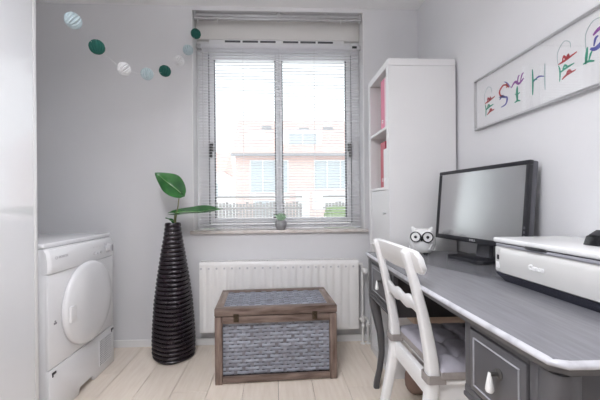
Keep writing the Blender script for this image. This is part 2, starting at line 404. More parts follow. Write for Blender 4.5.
# ================================================================== OUTSIDE
gz = -0.35
tag(box('ground', (-40, 2.9, gz-.2), (45, 70, gz), 'paving'), 'pale paved street outside the window', 'street', kind='structure')
HY = 20.0
ho = thing('brick_house', (0, HY, gz), 'red brick row house with tiled roof, seen through the right of the blind', 'house')
hx0, hx1, ez, rz_ = -2.5, 14.0, 4.4, 7.2
MB().box((hx0, 0, 0), (hx1, 7, ez)).build('wall', 'brick', ho)
rf = MB(); rf.loft([[(hx0-.2, -.4, ez-.1), (hx0-.2, 3.5, rz_+.05), (hx0-.2, 7.4, ez-.1), (hx0-.2, 7.4, ez+.1), (hx0-.2, 3.5, rz_+.25), (hx0-.2, -.4, ez+.1)], [(hx1, -.4, ez-.1), (hx1, 3.5, rz_+.05), (hx1, 7.4, ez-.1), (hx1, 7.4, ez+.1), (hx1, 3.5, rz_+.25), (hx1, -.4, ez+.1)]])
roof = rf.build('roof', 'roof', ho)
gb = MB(); gb.prism([(0, ez), (7, ez), (3.5, rz_)], hx0, hx0+.2, axis='x'); gb.build('gable', 'brick', ho)
box('gutter', (hx0-.2, -.52, ez-.12), (hx1, -.38, ez+.04), 'gutter', ho)
for (cx, cz) in ((-.6, 6.55), (2.0, 6.4), (3.7, 6.45)):
    k = MB(); k.box((cx-.35, 2.2, cz-.2), (cx+.35, 2.75, cz+.25), .02); k.build('roof_light', 'gutter', roof)
dm = MB(); dm.box((.5, .5, ez+.1), (3.0, 3.2, 6.1)); d = dm.build('dormer', 'render', ho)
def hwin(x0, x1, z0, z1, y, nx=1):
    f = MB(); t = .07
    f.box((x0, y-.06, z0), (x1, y+.02, z0+t)); f.box((x0, y-.06, z1-t), (x1, y+.02, z1))
    f.box((x0, y-.06, z0+t), (x0+t, y+.02, z1-t)); f.box((x1-t, y-.06, z0+t), (x1, y+.02, z1-t))
    for i in range(1, nx):
        xm = x0+(x1-x0)*i/nx; f.box((xm-t/2, y-.06, z0+t), (xm+t/2, y+.02, z1-t))
    o = f.build('window', 'render', ho)
    box('pane', (x0+t, y-.03, z0+t), (x1-t, y-.01, z1-t), 'house_glass', o)
hwin(.8, 2.7, 4.9, 5.9, .5, 2)
hwin(-1.6, .8, 2.0, 4.1, 0, 3); hwin(2.4, 4.9, 2.2, 4.1, 0, 3); hwin(5.6, 7.5, 2.2, 4.1, 0, 2); hwin(-1.4, .6, .5, 1.6, 0, 2)
box('panel', (2.3, -.05, 1.0), (4.95, .0, 2.1), 'render', ho); box('panel', (-1.65, -.05, 1.65), (.85, .0, 1.95), 'render', ho)
MB().box((1.25, -.06, 0), (2.1, 0, 2.1), .01).build('front_door', 'render', ho)
h2 = thing('white_house', (0, 32, gz), 'pale house further off, seen at the left of the blind', 'house')
MB().box((-9.5, 0, 0), (-5.2, 6, 4.6)).build('wall', 'render', h2)
rf = MB(); rf.prism([(-.3, 4.6), (6.3, 4.6), (3, 7.0)], -9.8, -4.9, axis='x'); rf.build('roof', 'roof', h2)
for xx in (-8.6, -6.9): box('window', (xx, -.05, 2.0), (xx+1.2, .02, 3.4), 'house_glass', h2)
fe = thing('garden_fence', (0, 13.5, gz), 'low dark slatted garden fence across the street', 'fence')
f0 = None
for i in range(66):
    xx = -4.2+i*.14
    if 1.05 < xx < 2.0: continue
    if f0 is None:
        f0 = box('slat', (0, 0, .1), (.115, .02, 1.45), 'fence', fe); f0.location = (xx, 0, 0)
    else:
        o = copy(f0, fe, (xx, 0, 0)); o.scale = (1, 1, 1+random.uniform(-.05, .02))
for (a, b) in ((-4.2, 1.12), (2.0, 5.1)):
    for zz in (.35, 1.15, 1.62): box('rail', (a, .02, zz), (b, .07, zz+.09), 'fence', fe)
def hedge(name, c, sz, label):
    b = bmesh.new(); bmesh.ops.create_icosphere(b, subdivisions=4, radius=1)
    for v in b.verts:
        d = v.co.normalized(); q = Vector([math.copysign(abs(k)**.5, k) for k in d]); k = 1+random.uniform(-.09, .09)
        v.co = Vector((q.x*sz[0]*k, q.y*sz[1]*k, max(0.0, q.z*sz[2]*k+sz[2])))
    m = MB(); m.add(b); o = m.build(name, 'hedge'); o.location = c; return tag(o, label, 'hedge')
hedge('hedge', (2.45, 12.4, gz), (.55, .4, .62), 'clipped green hedge in front of the fence, seen low in the right pane')
hedge('hedge', (-3.0, 13.0, gz), (.5, .35, .40), 'small green shrub in front of the fence, seen low in the left pane')

# ================================================================== LARGE FURNITURE
# wardrobe on the left -----------------------------------------------
wx, wy0, wy1, wh = -1.078, -0.02, 1.492, 2.36
wd = thing('wardrobe', (0, 0, 0), 'tall glossy white wardrobe beside the dryer, at the left edge', 'wardrobe')
MB().box((XL+.005, wy0, 0), (wx-.022, wy1, wh), .002, 1).build('body', 'white_lacquer', wd, 30)
for (a, b) in ((wy0+.002, .735), (.739, wy1-.018)):
    d = MB().box((wx-.021, a, .06), (wx, b, wh-.002), .0015, 1).build('door', 'gloss_white', wd, 30)
    hy = b-.05 if a < .5 else a+.05
    hh = MB(); hh.cyl((wx+.03, hy, 1.0), (wx+.03, hy, 1.22), .006, 10); hh.cyl((wx-.001, hy, 1.02), (wx+.03, hy, 1.02), .004, 8); hh.cyl((wx-.001, hy, 1.20), (wx+.03, hy, 1.20), .004, 8)
    hh.build('handle', 'chrome', d, 40)
box('side_panel', (wx-.024, wy1-.016, 0), (wx+.001, wy1+.002, wh), 'white_lacquer', wd, .001)
box('plinth', (wx-.06, wy0+.01, 0), (wx-.02, wy1-.02, .058), 'white_lacquer', wd)

# dryer ----------------------------------------------------------------
dy0, dy1, dx, dh = 1.537, 2.140, -1.076, .848
dr = thing('tumble_dryer', (0, .020, 0), 'white front-loading tumble dryer with a large round door', 'dryer')
MB().box((dx-.60, dy0, .045), (dx-.012, dy1, .822), .006).build('body', 'appliance', dr, 30)
MB().box((dx-.605, dy0-.002, .823), (dx-.018, dy1+.002, dh), .008, 3).build('lid', 'appliance', dr, 30)
# control panel: rounded profile, extruded along y with rounded ends
rings = []
prof = [(dx-.03, .703), (dx+.006, .703), (dx+.010, .715), (dx+.009, .76), (dx+.003, .80), (dx-.008, .818), (dx-.03, .822)]
for (yy, inset) in ((dy0-.002, .012), (dy0+.006, .003), (dy0+.016, 0), (dy1-.016, 0), (dy1-.006, .003), (dy1+.002, .012)):
    rings.append([(max(dx-.03, px-inset) if px > dx-.025 else px, yy, pz) for px, pz in prof])
cp = MB().loft(rings).build('control_panel', 'appliance', dr, 40)
# front panel
fp = MB(); fp.box((dx-.02, dy0, .246), (dx, dy1, .700), .006); fp.build('front_panel', 'appliance', dr, 30)
# kick panel with raised toe gap
kp = MB(); kp.prism([(dy0, .002), (1.765, .002), (1.775, .034), (1.90, .034), (1.91, .002), (dy1, .002), (dy1, .242), (dy0, .242)], dx-.02, dx, axis='x', bev=.003)
kick = kp.build('kick_panel', 'appliance', dr, 30)
# door
prof = [(.228, 0), (.228, .010), (.223, .020), (.215, .025), (.206, .027), (.198, .030), (.16, .039), (.10, .045), (.04, .047), (.0005, .0475)]
dcy, dcz = 1.853, .485
dmx = frame_mx((dx+.0005, dcy, dcz), (0, 1, 0), (0, 0, 1))
door = MB().lathe(prof, 64).build('door', 'appliance', dr, 40, dmx)
MB().lathe([(.233, 0), (.233, .004), (.2285, .004), (.2285, 0)], 64, caps=False).build('door_gasket', 'appl_grey', dr, 40, dmx)
hm = MB(); hm.box((-.206, -.055, .020), (-.150, .030, .0375), .006); hm.build('door_handle', 'white_lacquer', door, 30, dmx)
# knob, buttons, display marks
kmx = frame_mx((dx+.0085, 2.055, .760), (0, 1, 0), (0, 0, 1))
kn = MB(); kn.lathe([(.030, 0), (.030, .006), (.024, .010), (.022, .024), (.018, .027), (.0005, .027)], 28); kb = kn.build('programme_knob', 'appl_grey', dr, 40, kmx)
MB().box((-.003, -.020, .026), (.003, .020, .031), .001).build('pointer', 'mid_grey', kb, None, kmx)
for i in range(10):
    a = PI*(.15+i*.19); yy = 2.055+.043*math.cos(a); zz = .760+.036*math.sin(a)
    box('dial_mark', (dx+.005, yy-.005, zz-.0015), (dx+.0105, yy+.005, zz+.0015), 'appl_grey', cp)
for i, yy in enumerate((1.905, 1.940, 1.975)):
    bmx = frame_mx((dx+.009, yy, .745), (0, 1, 0), (0, 0, 1))
    MB().lathe([(.009, 0), (.009, .004), (.006, .006), (.0005, .006)], 14).build('button', 'appl_grey', dr, 40, bmx)
    box('button_mark', (dx+.0035, yy-.006, .778), (dx+.0072, yy+.006, .7815), 'appl_grey', cp)
text('brand_mark', 'BOSCH', .017, 'appl_grey', cp, (dx+.0085, 1.635, .775), (0, 1, 0), (-.13, 0, 1), bold=.0006, sx=1.2)
rg = MB(); rg.lathe([(.0085, 0), (.0085, .001), (.0065, .001), (.0065, 0)], 20, caps=False); rg.build('brand_ring', 'appl_grey', cp, None, frame_mx((dx+.0085, 1.583, .775), (0, 1, 0), (-.13, 0, 1)))
# latches, symbol
for yy in (1.57, 2.118):
    l = MB(); l.box((dx-.001, yy-.014, .216), (dx+.004, yy+.014, .228), .002); l.box((dx, yy-.012, .206), (dx+.003, yy-.006, .218)); l.build('latch', 'dark_plastic', kick, 30)
l = MB(); l.box((dx, 1.572, .452), (dx+.002, 1.592, .462), .0005); l.box((dx, 1.578, .464), (dx+.002, 1.586, .470)); l.build('door_symbol', 'mid_grey', dr)
# vent grille
gr = MB(); gr.box((dx-.002, 1.965, .055), (dx+.001, 2.095, .205)); grille = gr.build('vent_backing', 'dark_plastic', kick)
gb = MB()
for i in range(10): yy = 1.963+i*.0145; gb.box((dx, yy, .053), (dx+.004, yy+.0045, .207))
for i in range(12): zz = .051+i*.0138; gb.box((dx, 1.963, zz), (dx+.004, 2.098, zz+.0045))
gb.build('vent_grille', 'appliance', kick)
for yy in (dy0+.06, dy1-.06):
    for xx in (dx-.08, dx-.54):
        MB().lathe([(.02, 0), (.02, .012), (.012, .045)], 12, (xx, yy, 0)).build('foot', 'dark_plastic', dr, 40)

# radiator ---------------------------------------------------------------
rx0, rx1, rz0, rz1, ry = -.545, .592, .115, .617, 2.288
ra = thing('radiator', (0, 0, 0), 'cream white ribbed panel radiator under the window', 'radiator')
nr = 20; pitch = (rx1-rx0-.05)/nr; pts = [(rx0, ry+.004), (rx0+.022, ry+.001)]
for i in range(nr):
    a = rx0+.025+i*pitch
    pts += [(a+.004, ry), (a+.010, ry+.007), (a+pitch-.030, ry+.007), (a+pitch-.022, ry-.001), (a+pitch-.004, ry-.001)]
pts += [(rx1-.02, ry+.001), (rx1, ry+.004)]
def rrow(z, k, dyy=0): return [(px, ry+(py-ry)*k+dyy, z) for px, py in pts]
pan = MB()
pan.loft([rrow(rz0, 0, .014), rrow(rz0+.004, 0, .002), rrow(rz0+.03, 0), rrow(rz0+.05, 1), rrow(rz1-.055, 1), rrow(rz1-.035, 0), rrow(rz1-.006, 0), rrow(rz1, 0, .006)], closed=False)
pan.box((rx0, ry+.010, rz0), (rx1, ry+.018, rz1))
pan.build('front_panel', 'radiator', ra, 50)
cv = MB(); cv.box((rx0-.002, ry+.004, rz1-.028), (rx0+.006, ry+.072, rz1), .002); cv.box((rx1-.006, ry+.004, rz1-.5), (rx1+.002, ry+.072, rz1), .002); cv.box((rx0-.002, ry+.004, rz0), (rx0+.006, ry+.072, rz1-.03), .002)
cv.build('side_cover', 'radiator', ra, 30)
tp = MB(); tp.box((rx0, ry+.003, rz1-.003), (rx1, ry+.012, rz1+.003), .001); tp.box((rx0, ry+.062, rz1-.003), (rx1, ry+.072, rz1+.003), .001)
for i in range(60): xx = rx0+.01+i*(rx1-rx0-.02)/60; tp.box((xx, ry+.011, rz1-.002), (xx+.007, ry+.063, rz1+.001))
tp.build('top_grille', 'radiator', ra, 30)
rm = None
for i in range(nr+1):
    xx = rx0+.025+i*pitch-.013
    if rm is None:
        m_ = MB(); m_.lathe([(.0075, 0), (.0075, .0006), (.0005, .001)], 12); rm = m_.build('weld_mark', 'appl_grey', ra, None, frame_mx((0, ry-.0008, rz1-.045), (1, 0, 0), (0, 0, 1))); rm.location = (xx, 0, 0)
    else: copy(rm, ra, (xx, 0, 0))
for xx in (rx0+.2, rx1-.2): box('wall_bracket', (xx-.02, ry+.06, rz0+.05), (xx+.02, YB-.0005, rz1-.05), 'radiator', ra)
# valve and pipes
px = .628
vp = MB(); vp.tube([(px, 2.318, 0), (px, 2.318, .545)], .008, 10); vp.tube([(px+.040, 2.318, 0), (px+.040, 2.318, .10), (px+.040, 2.318, .17), (px+.028, 2.318, .19), (px, 2.318, .19)], .008, 10)
vp.tube([(rx1-.02, 2.318, .18), (px, 2.318, .18)], .009, 10); vp.tube([(rx1-.01, 2.318, .585), (px-.004, 2.318, .585), (px, 2.318, .545)], .009, 10)
vp.build('pipe', 'radiator', ra, 50)
vv = MB(); vv.lathe([(.011, -.02), (.016, -.018), (.016, .018), (.011, .02)], 14, (px, 2.318, .18)); vv.lathe([(.012, 0), (.016, .004), (.016, .026), (.011, .03)], 14, (px+.04, 2.318, .12)); vv.lathe([(.010, 0), (.014, .003), (.014, .02), (.01, .024)], 14, (px, 2.318, .12)); vv.build('pipe_fitting', 'radiator', ra, 50)
tv = MB(); tv.lathe([(.012, 0), (.017, .005), (.017, .03), (.019, .034), (.019, .058), (.013, .064), (.0005, .065)], 20); tv.build('thermostat_head', 'radiator', ra, 40, frame_mx((px+.004, 2.31, .545), (1, 0, 0), (0, 0, 1)))
fb = MB()
for xx in (px, px+.04): fb.lathe([(.009, 0), (.018, 0), (.018, .006), (.009, .01)], 16, (xx, 2.318, 0))
fb.build('floor_rosette', 'radiator', ra, 40)

# chest -------------------------------------------------------------------
cw, cdp, ch = .708, .405, .434
ce = thing('woven_chest', (-.010, 2.048, 0), 'weathered wooden chest with grey woven panels in front of the radiator', 'chest', rz=math.radians(2.6))
hx, hy = cw/2, cdp/2
zl = .390
def bar(name, a, b, m): return MB().box(a, b, .004).build(name, m, ce, 30)
ins = .001
for sx in (-1, 1):
    for sy in (-1, 1):
        xa, xb = sorted((sx*(hx-ins), sx*(hx-ins-.042))); ya, yb_ = sorted((sy*(hy-ins), sy*(hy-ins-.042)))
        bar('corner_post', (xa, ya, 0), (xb, yb_, zl-.004), 'chest_wood_v')
pi_ = hx-ins-.042
for sy in (-1, 1):
    ya, yb_ = sorted((sy*(hy-ins-.003), sy*(hy-ins-.024)))
    bar('top_rail', (-pi_, ya, zl-.046), (pi_, yb_, zl-.004), 'chest_wood'); bar('bottom_rail', (-pi_, ya, 0.004), (pi_, yb_, .040), 'chest_wood')
qi = hy-ins-.042
for sx in (-1, 1):
    xa, xb = sorted((sx*(hx-ins-.003), sx*(hx-ins-.024)))
    bar('top_rail', (xa, -qi, zl-.046), (xb, qi, zl-.004), 'chest_wood_d'); bar('bottom_rail', (xa, -qi, .004), (xb, qi, .040), 'chest_wood_d')
box('lining', (-hx+.036, -hy+.036, .012), (hx-.036, hy-.036, zl-.006), 'dark_inner', ce)
def weave(mx, W, Hh, rows, cols, parent):
    """woven panel in local xy (z outwards), centred"""
    rh = Hh/rows; cwid = W/cols; amp = .0030; protos = []
    for ph in (0, 1):
        rings = []; n = cols*6
        for i in range(n+1):
            u = -W/2+W*i/n; off = amp*math.tanh(2.2*math.cos(PI*(u+W/2)/cwid+PI*ph - PI/2))
            h = rh*.46; t = .0022
            rings.append([(u, -h, off-t), (u, -h*.55, off+t*.8), (u, h*.55, off+t*.8), (u, h, off-t)])
        protos.append(MB().loft(rings))
    ps = []
    for ph in (0, 1):
        o = protos[ph].build('weave_strand', 'strand', parent, 60); ps.append(o)
    for r_ in range(rows):
        o = ps[r_] if r_ < 2 else copy(ps[r_ % 2], parent)
        o.matrix_local = mx @ Matrix.Translation((0, -Hh/2+rh*(r_+.5), 0))
    st = MB().box((-.010, -Hh/2, -.0035), (.010, Hh/2, -.0005), .001, 1).build('weave_stake', 'stake', parent)
    for k in range(cols):
        o = st if k == 0 else copy(st, parent)
        o.matrix_local = mx @ Matrix.Translation((-W/2+cwid*(k+.5), 0, 0))
fh = zl-.046-.040
weave(frame_mx((0, -hy+.030, .040+fh/2), (1, 0, 0), (0, 0, 1)), 2*pi_, fh, 14, 13, ce)
weave(frame_mx((0, hy-.030, .040+fh/2), (-1, 0, 0), (0, 0, 1)), 2*pi_, fh, 14, 13, ce)
weave(frame_mx((hx-.030, 0, .040+fh/2), (0, 1, 0), (0, 0, 1)), 2*qi, fh, 14, 7, ce)
weave(frame_mx((-hx+.030, 0, .040+fh/2), (0, -1, 0), (0, 0, 1)), 2*qi, fh, 14, 7, ce)
# lid
lw = .046
for sy in (-1, 1):
    ya, yb_ = sorted((sy*hy, sy*(hy-lw))); bar('lid_rail', (-hx, ya, zl), (hx, yb_, ch), 'chest_wood')
for sx in (-1, 1):
    xa, xb = sorted((sx*hx, sx*(hx-lw))); bar('lid_rail', (xa, -hy+lw, zl), (xb, hy-lw, ch), 'chest_wood_d')
box('lid_board', (-hx+lw-.004, -hy+lw-.004, zl+.004), (hx-lw+.004, hy-lw+.004, ch-.016), 'dark_inner', ce)
weave(frame_mx((0, 0, ch-.009), (1, 0, 0), (0, 1, 0)), 2*(hx-lw), 2*(hy-lw), 15, 17, ce)
for xx in (-.232, .222):
    l = MB(); l.box((xx-.015, -hy-.004, zl-.034), (xx+.015, -hy+.009, zl+.012), .002); l.box((xx-.009, -hy-.010, zl-.020), (xx+.009, -hy-.003, zl-.002), .002); la = l.build('clasp', 'brass', ce, 30)
    g = MB(); g.tube([(xx-.008, -hy-.008, zl+.004), (xx+.008, -hy-.008, zl+.004)], .004, 8); g.build('clasp_pin', 'brass', la, 40)

# bookcase ------------------------------------------------------------------
kx0, kx1, ky0, ky1, kh = .660, 1.062, 1.838, 2.238, 1.872
bc = thing('bookcase', (0, 0, 0), 'tall narrow white open bookcase in the corner beyond the desk', 'bookcase')
th = .040
MB().box((kx0, ky0, 0), (kx1, ky0+th, kh-th-.0015), .0015, 1).build('side_panel', 'furn_white', bc, 30)
MB().box((kx0, ky1-th, 0), (kx1, ky1, kh-th-.0015), .0015, 1).build('side_panel', 'furn_white', bc, 30)
MB().box((kx0, ky0, kh-th), (kx1, ky1, kh), .0015, 1).build('top_panel', 'furn_white', bc, 30)
box('bottom_panel', (kx0, ky0+th, 0), (kx1, ky1-th, th), 'furn_white', bc)
box('back_panel', (kx1-.008, ky0+th, th), (kx1-.001, ky1-th, kh-th), 'furn_white', bc)
cs = (kh-2*th-4*.016)/5
lev = [th]
for i in range(4):
    z = th+(i+1)*cs+i*.016
    box('shelf', (kx0+.001, ky0+th, z), (kx1-.009, ky1-th, z+.016), 'furn_white', bc); lev.append(z+.016)
bd = MB().box((kx0+.004, ky0+th+.003, lev[2]+.003), (kx0+.020, ky1-th-.003, lev[2]+cs-.003), .002, 1).build('door', 'furn_white', bc, 30)
MB().lathe([(.004, 0), (.004, .010), (.008, .014), (.008, .018), (.0005, .020)], 14).build('knob', 'alu', bd, 40, frame_mx((kx0+.004, ky0+th+.03, .965), (0, -1, 0), (0, 0, 1)))
def binder(name, x0, y0, y1, z0, h, m, label, group):
    t = thing(name, (x0, y0, z0), label, 'binder', group=group)
    W = y1-y0; d = .285
    c = MB(); c.box((0, 0, 0), (.004, W, h), .001, 1); c.box((0, 0, 0), (d, .0025, h)); c.box((0, W-.0025, 0), (d, W, h)); c.build('cover', m, t)
    box('pages', (.012, .004, .006), (d-.012, W-.006, h-.02), 'pagewhite', t)
    r_ = MB(); r_.lathe([(.011, 0), (.011, .002), (.007, .002), (.007, 0)], 16, caps=False); r_.build('finger_ring', 'chrome', t, 40, frame_mx((-.0001, W/2, h*.17), (0, -1, 0), (0, 0, 1)))
    return t
G = 'ring binders in the bookcase'
binder('ring_binder', kx0+.018, 1.882, 1.955, lev[4], .315, 'pink_pale', 'pale pink ring binder on the top shelf, nearest the desk', G)
binder('ring_binder', kx0+.020, 1.957, 2.030, lev[4], .318, 'pink', 'bright pink ring binder on the top shelf, second from the desk side', G)
binder('ring_binder', kx0+.012, 1.882, 1.965, lev[3], .235, 'binder_white', 'low white binder on the second shelf, in front of the red one', G)
binder('ring_binder', kx0+.024, 1.968, 2.058, lev[3], .290, 'red', 'crimson red binder on the second shelf beside the white one', G)

# desk -------------------------------------------------------------------------
DO = Vector((.481, .531, 0)); dang = -math.atan(.019)
de = thing('desk', DO, 'dark grey painted desk with curved legs and panelled drawers along the right wall', 'desk', rz=dang)
DL, DD, DT = 1.275, .545, .750
def fx(t): return -.012*math.sin(PI*t)
poly = [(fx(i/16)+(.0), DL*i/16) for i in range(17)]
poly[0] = (.0, .020); poly = [(.022, 0)]+poly[0:16]+[(.001, DL-.004), (.005, DL), (DD, DL), (DD+.0, 0)]
inner = [(p[0]+.010 if p[0] < .1 else p[0], min(max(p[1], .010 if p[1] < .05 else 0), DL-.006)) for p in poly]
MB().prism(inner, DT-.012, DT, .0015).build('top', 'desk', de, 30)
em = MB()
rings = []
def off(p, k):
    x_, y_ = p
    if x_ < .1: x_ += k
    if y_ < .05: y_ += k
    elif y_ > DL-.02: y_ -= k
    return (x_, y_)
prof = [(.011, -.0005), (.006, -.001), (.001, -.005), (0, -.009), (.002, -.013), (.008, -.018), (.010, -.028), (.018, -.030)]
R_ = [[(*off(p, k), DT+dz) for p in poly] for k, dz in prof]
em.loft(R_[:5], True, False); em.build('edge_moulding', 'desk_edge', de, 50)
em = MB(); em.loft(R_[4:], True, False); em.build('under_moulding', 'desk_body', de, 50)
MB().prism([off(p, .018) for p in poly], DT-.031, DT-.013).build('top_core', 'desk_body', de)
ax = .016   # apron plane
AZ = .545
zt = DT-.031
def drawer(y0, y1):
    f = MB(); x0 = ax
    f.box((x0, y0, AZ), (x0+.02, y0+.026, zt), .002); f.box((x0, y1-.026, AZ), (x0+.02, y1, zt), .002)
    f.box((x0, y0+.026, zt-.012), (x0+.02, y1-.026, zt)); f.box((x0-.006, y0, AZ-.030), (x0+.02, y1, AZ-.018), .003); f.box((x0-.002, y0, AZ-.018), (x0+.02, y1, AZ), .002)
    f.build('drawer_frame', 'desk_body', de, 30)
    b = MB(); b.box((x0+.02, y0, AZ-.02), (DD-.05, y0+.018, zt)); b.box((x0+.02, y1-.018, AZ-.02), (DD-.05, y1, zt)); b.box((x0+.02, y0+.018, AZ-.02), (DD-.05, y1-.018, AZ-.005)); b.box((DD-.06, y0+.018, AZ-.02), (DD-.05, y1-.018, zt)); b.build('drawer_case', 'dark_inner', de)  # case walls coloured near-black, putting the kneehole's shade into the colour
    a, c = y0+.030, y1-.030; z0, z1 = AZ+.004, zt-.016
    d = MB().box((x0-.004, a, z0), (x0+.016, c, z1), .003).build('drawer', 'desk_body', de, 30)
    m = MB(); k = .016; e = .003
    m.box((x0-.0075, a+k, z1-k-e), (x0-.003, c-k, z1-k), .001, 1); m.box((x0-.0075, a+k, z0+k), (x0-.003, c-k, z0+k+e), .001, 1)
    m.box((x0-.0075, a+k, z0+k+e), (x0-.003, a+k+e, z1-k-e), .001, 1); m.box((x0-.0075, c-k-e, z0+k+e), (x0-.003, c-k, z1-k-e), .001, 1)
    m.build('panel_bead', 'desk_line', d, 30)
    yc = (a+c)/2-.016; zc = (z0+z1)/2+.018
    p = MB(); p.lathe([(.012, 0), (.012, .003), (.005, .006), (.005, .022), (.0005, .022)], 14); kp_ = p.build('pull', 'dark_metal', d, 40, frame_mx((x0-.003, yc, zc), (0, -1, 0), (0, 0, 1)))
    p = MB(); p.lathe([(.0005, .004), (.003, .004), (.004, 0), (.0055, -.008), (.0085, -.026), (.0095, -.034), (.0075, -.039), (.0005, -.041)], 18, (x0-.026, yc, zc)); p.build('pull_drop', 'ceramic', d, 40)
drawer(.056, .306); drawer(.850, 1.215)
# aprons
box('back_apron', (DD-.045, .03, AZ+.03), (DD-.03, DL-.03, zt), 'desk_body', de)
box('end_apron', (.05, .032, AZ), (DD-.03, .048, zt), 'desk_body', de, .002); box('end_apron', (.05, DL-.048, AZ), (DD-.03, DL-.032, zt), 'desk_body', de, .002)
ka = MB(); ka.box((ax+.02, .306, zt-.022), (ax+.04, .85, zt), .002); ka.build('kneehole_rail', 'desk_body', de, 30)
legtab = [(.0, .012, .014), (.03, .014, .0145), (.10, .028, .0135), (.20, .040, .0145), (.30, .036, .018), (.38, .022, .022), (.46, .008, .0255), (.52, .004, .0265), (.60, .004, .0265), (zt, .006, .0265)]
def leg(x0, y0, sx, sy):
    zs = [zt*i/28 for i in range(29)]; rings = []
    for z in zs:
        o = interp([(a, b) for a, b, c in legtab], z); h = interp([(a, c) for a, b, c in legtab], z)
        cx = x0+sx*o; cy = y0+sy*o*.45; c = h*.35
        rings.append([(cx-h, cy-h+c, z), (cx-h+c, cy-h, z), (cx+h-c, cy-h, z), (cx+h, cy-h+c, z), (cx+h, cy+h-c, z), (cx+h-c, cy+h, z), (cx-h+c, cy+h, z), (cx-h, cy+h-c, z)])
    MB().loft(rings).build('leg', 'desk_body', de, 50)
leg(.034, DL-.038, 1, -1); leg(.034, .038, 1, 1); leg(DD-.05, DL-.038, -1, -1); leg(DD-.05, .038, -1, 1)

# chair -------------------------------------------------------------------------
chr_ = thing('dining_chair', (.696, 1.222, 0), 'white wooden chair with tufted grey seat cushion pushed up to the desk', 'chair')
PY = .168
post = [(-.262, 0), (-.238, .10), (-.212, .22), (-.190, .33), (-.178, .42), (-.178, .48), (-.190, .57), (-.212, .68), (-.240, .79), (-.262, .862)]
def smoothpts(p, n=4):
    out = []
    for i in range(len(p)-1):
        p0 = Vector(p[max(i-1, 0)]); p1 = Vector(p[i]); p2 = Vector(p[i+1]); p3 = Vector(p[min(i+2, len(p)-1)])
        for k in range(n):
            t = k/n; out.append(.5*((2*p1)+(p2-p0)*t+(2*p0-5*p1+4*p2-p3)*t*t+(3*p1-p0-3*p2+p3)*t**3))
    out.append(Vector(p[-1])); return out
sp = smoothpts(post, 3)
for s_ in (-1, 1):
    n = len(sp); hw = [.0155+.006*min(1, q.y/.42) if q.y < .45 else .0215-.004*(q.y-.45)/.4 for q in sp]
    ht = [.015+.005*min(1, q.y/.40) if q.y < .45 else .020-.009*(q.y-.45)/.4 for q in sp]
    pts3 = [(q.x, s_*PY+s_*.010*max(0, (q.y-.45)/.4)*-1, q.y) for q in sp]
    top = Vector(pts3[-1]); d = (top-Vector(pts3[-2])).normalized()
    pts3 += [tuple(top+d*.006), tuple(top+d*.010)]; hw += [hw[-1]*.8, hw[-1]*.4]; ht += [ht[-1]*.8, ht[-1]*.4]
    MB().sweep(pts3, (0, 1, 0), hw, ht, .4).build('rear_leg', 'chair', chr_, 50)
    lg = [(.205, s_*.185, 0), (.203, s_*.185, .2), (.20, s_*.183, .425)]
    MB().sweep(lg, (0, 1, 0), [.014, .019, .021], [.014, .019, .021], .3).build('front_leg', 'chair', chr_, 50)
    MB().sweep([(-.165, s_*(PY+.002), .395), (.19, s_*.183, .395)], (0, 1, 0), .010, .032, .2).build('side_rail', 'chair', chr_, 50)
MB().sweep([(-.172, -PY+.02, .393), (-.172, PY-.02, .393)], (1, 0, 0), .011, .034, .2).build('back_rail', 'chair', chr_, 50)
MB().sweep([(.198, -.165, .395), (.198, .165, .395)], (1, 0, 0), .011, .032, .2).build('front_rail', 'chair', chr_, 50)
MB().prism([(-.150, -.190), (-.150, .190), (.215, .208), (.228, .195), (.228, -.195), (.215, -.208)], .427, .443, .004).build('seat', 'chair', chr_, 30)
# crest rail: curved slab with rounded ends, in front of the posts
def crest(zc, hh, yy, name, thick, wavy=False, endr=.02):
    rings = []; n = 28
    for i in range(n+1):
        y = -yy+2*yy*i/n; u = y/yy
        def xs(z): return interp([(q.y, q.x) for q in sp], z)
        e = max(0, abs(y)-(yy-endr))/endr; k = 1-.45*(1-math.sqrt(max(0, 1-e*e)))
        zt_ = zc+hh*k; zb_ = zc-hh*k
        if not wavy:
            zt_ += .008*(1-u*u)
            if abs(u) < .78: zb_ -= .004*math.cos(u/.78*PI/2)
        else:
            zt_ += .006*math.cos(3*PI*u); zb_ += .005*math.cos(3*PI*u)
        bow = .018*(1-u*u) if not wavy else .008*(1-u*u)
        sec = []
        b_ = thick/2
        for (zz, t) in ((zb_, -b_*.5), (zb_+.004, -b_), (zt_-.004, -b_), (zt_, -b_*.5), (zt_, b_*.5), (zt_-.004, b_), (zb_+.004, b_), (zb_, b_*.5)):
            sec.append((xs(zz)+t-bow+(.024 if not wavy else .0), y, zz))
        rings.append(sec)
    MB().loft(rings).build(name, 'chair', chr_, 50)
crest(.832, .038, .214, 'crest_rail', .020)
crest(.672, .026, .150, 'back_slat', .014, True)
# cushion
g = 30; cm = MB(); cx0, cx1, cyh = -.158, .222, .196
tuft = [(a, b) for a in (-.07, .03, .13) for b in (-.11, 0, .11)]
def cz(x_, y_):
    u = (x_-cx0)/(cx1-cx0)*2-1; v = y_/cyh
    e = (1-abs(u)**5)*(1-abs(v)**5)
    z = .471+.030*max(0, e)**.5
    for a, b in tuft:
        d2 = (x_-a)**2+(y_-b)**2; z -= .026*math.exp(-d2/(.017**2))
    for a in (-.07, .03, .13): z -= .007*math.exp(-((x_-a)/.008)**2)*max(0, e)
    for b in (-.11, 0, .11): z -= .007*math.exp(-((y_-b)/.008)**2)*max(0, e)
    return z
g = 44
V = [[cm.bm.verts.new((cx0+(cx1-cx0)*i/g, -cyh+2*cyh*j/g, cz(cx0+(cx1-cx0)*i/g, -cyh+2*cyh*j/g))) for j in range(g+1)] for i in range(g+1)]
for i in range(g):
    for j in range(g): cm.bm.faces.new((V[i][j], V[i+1][j], V[i+1][j+1], V[i][j+1]))
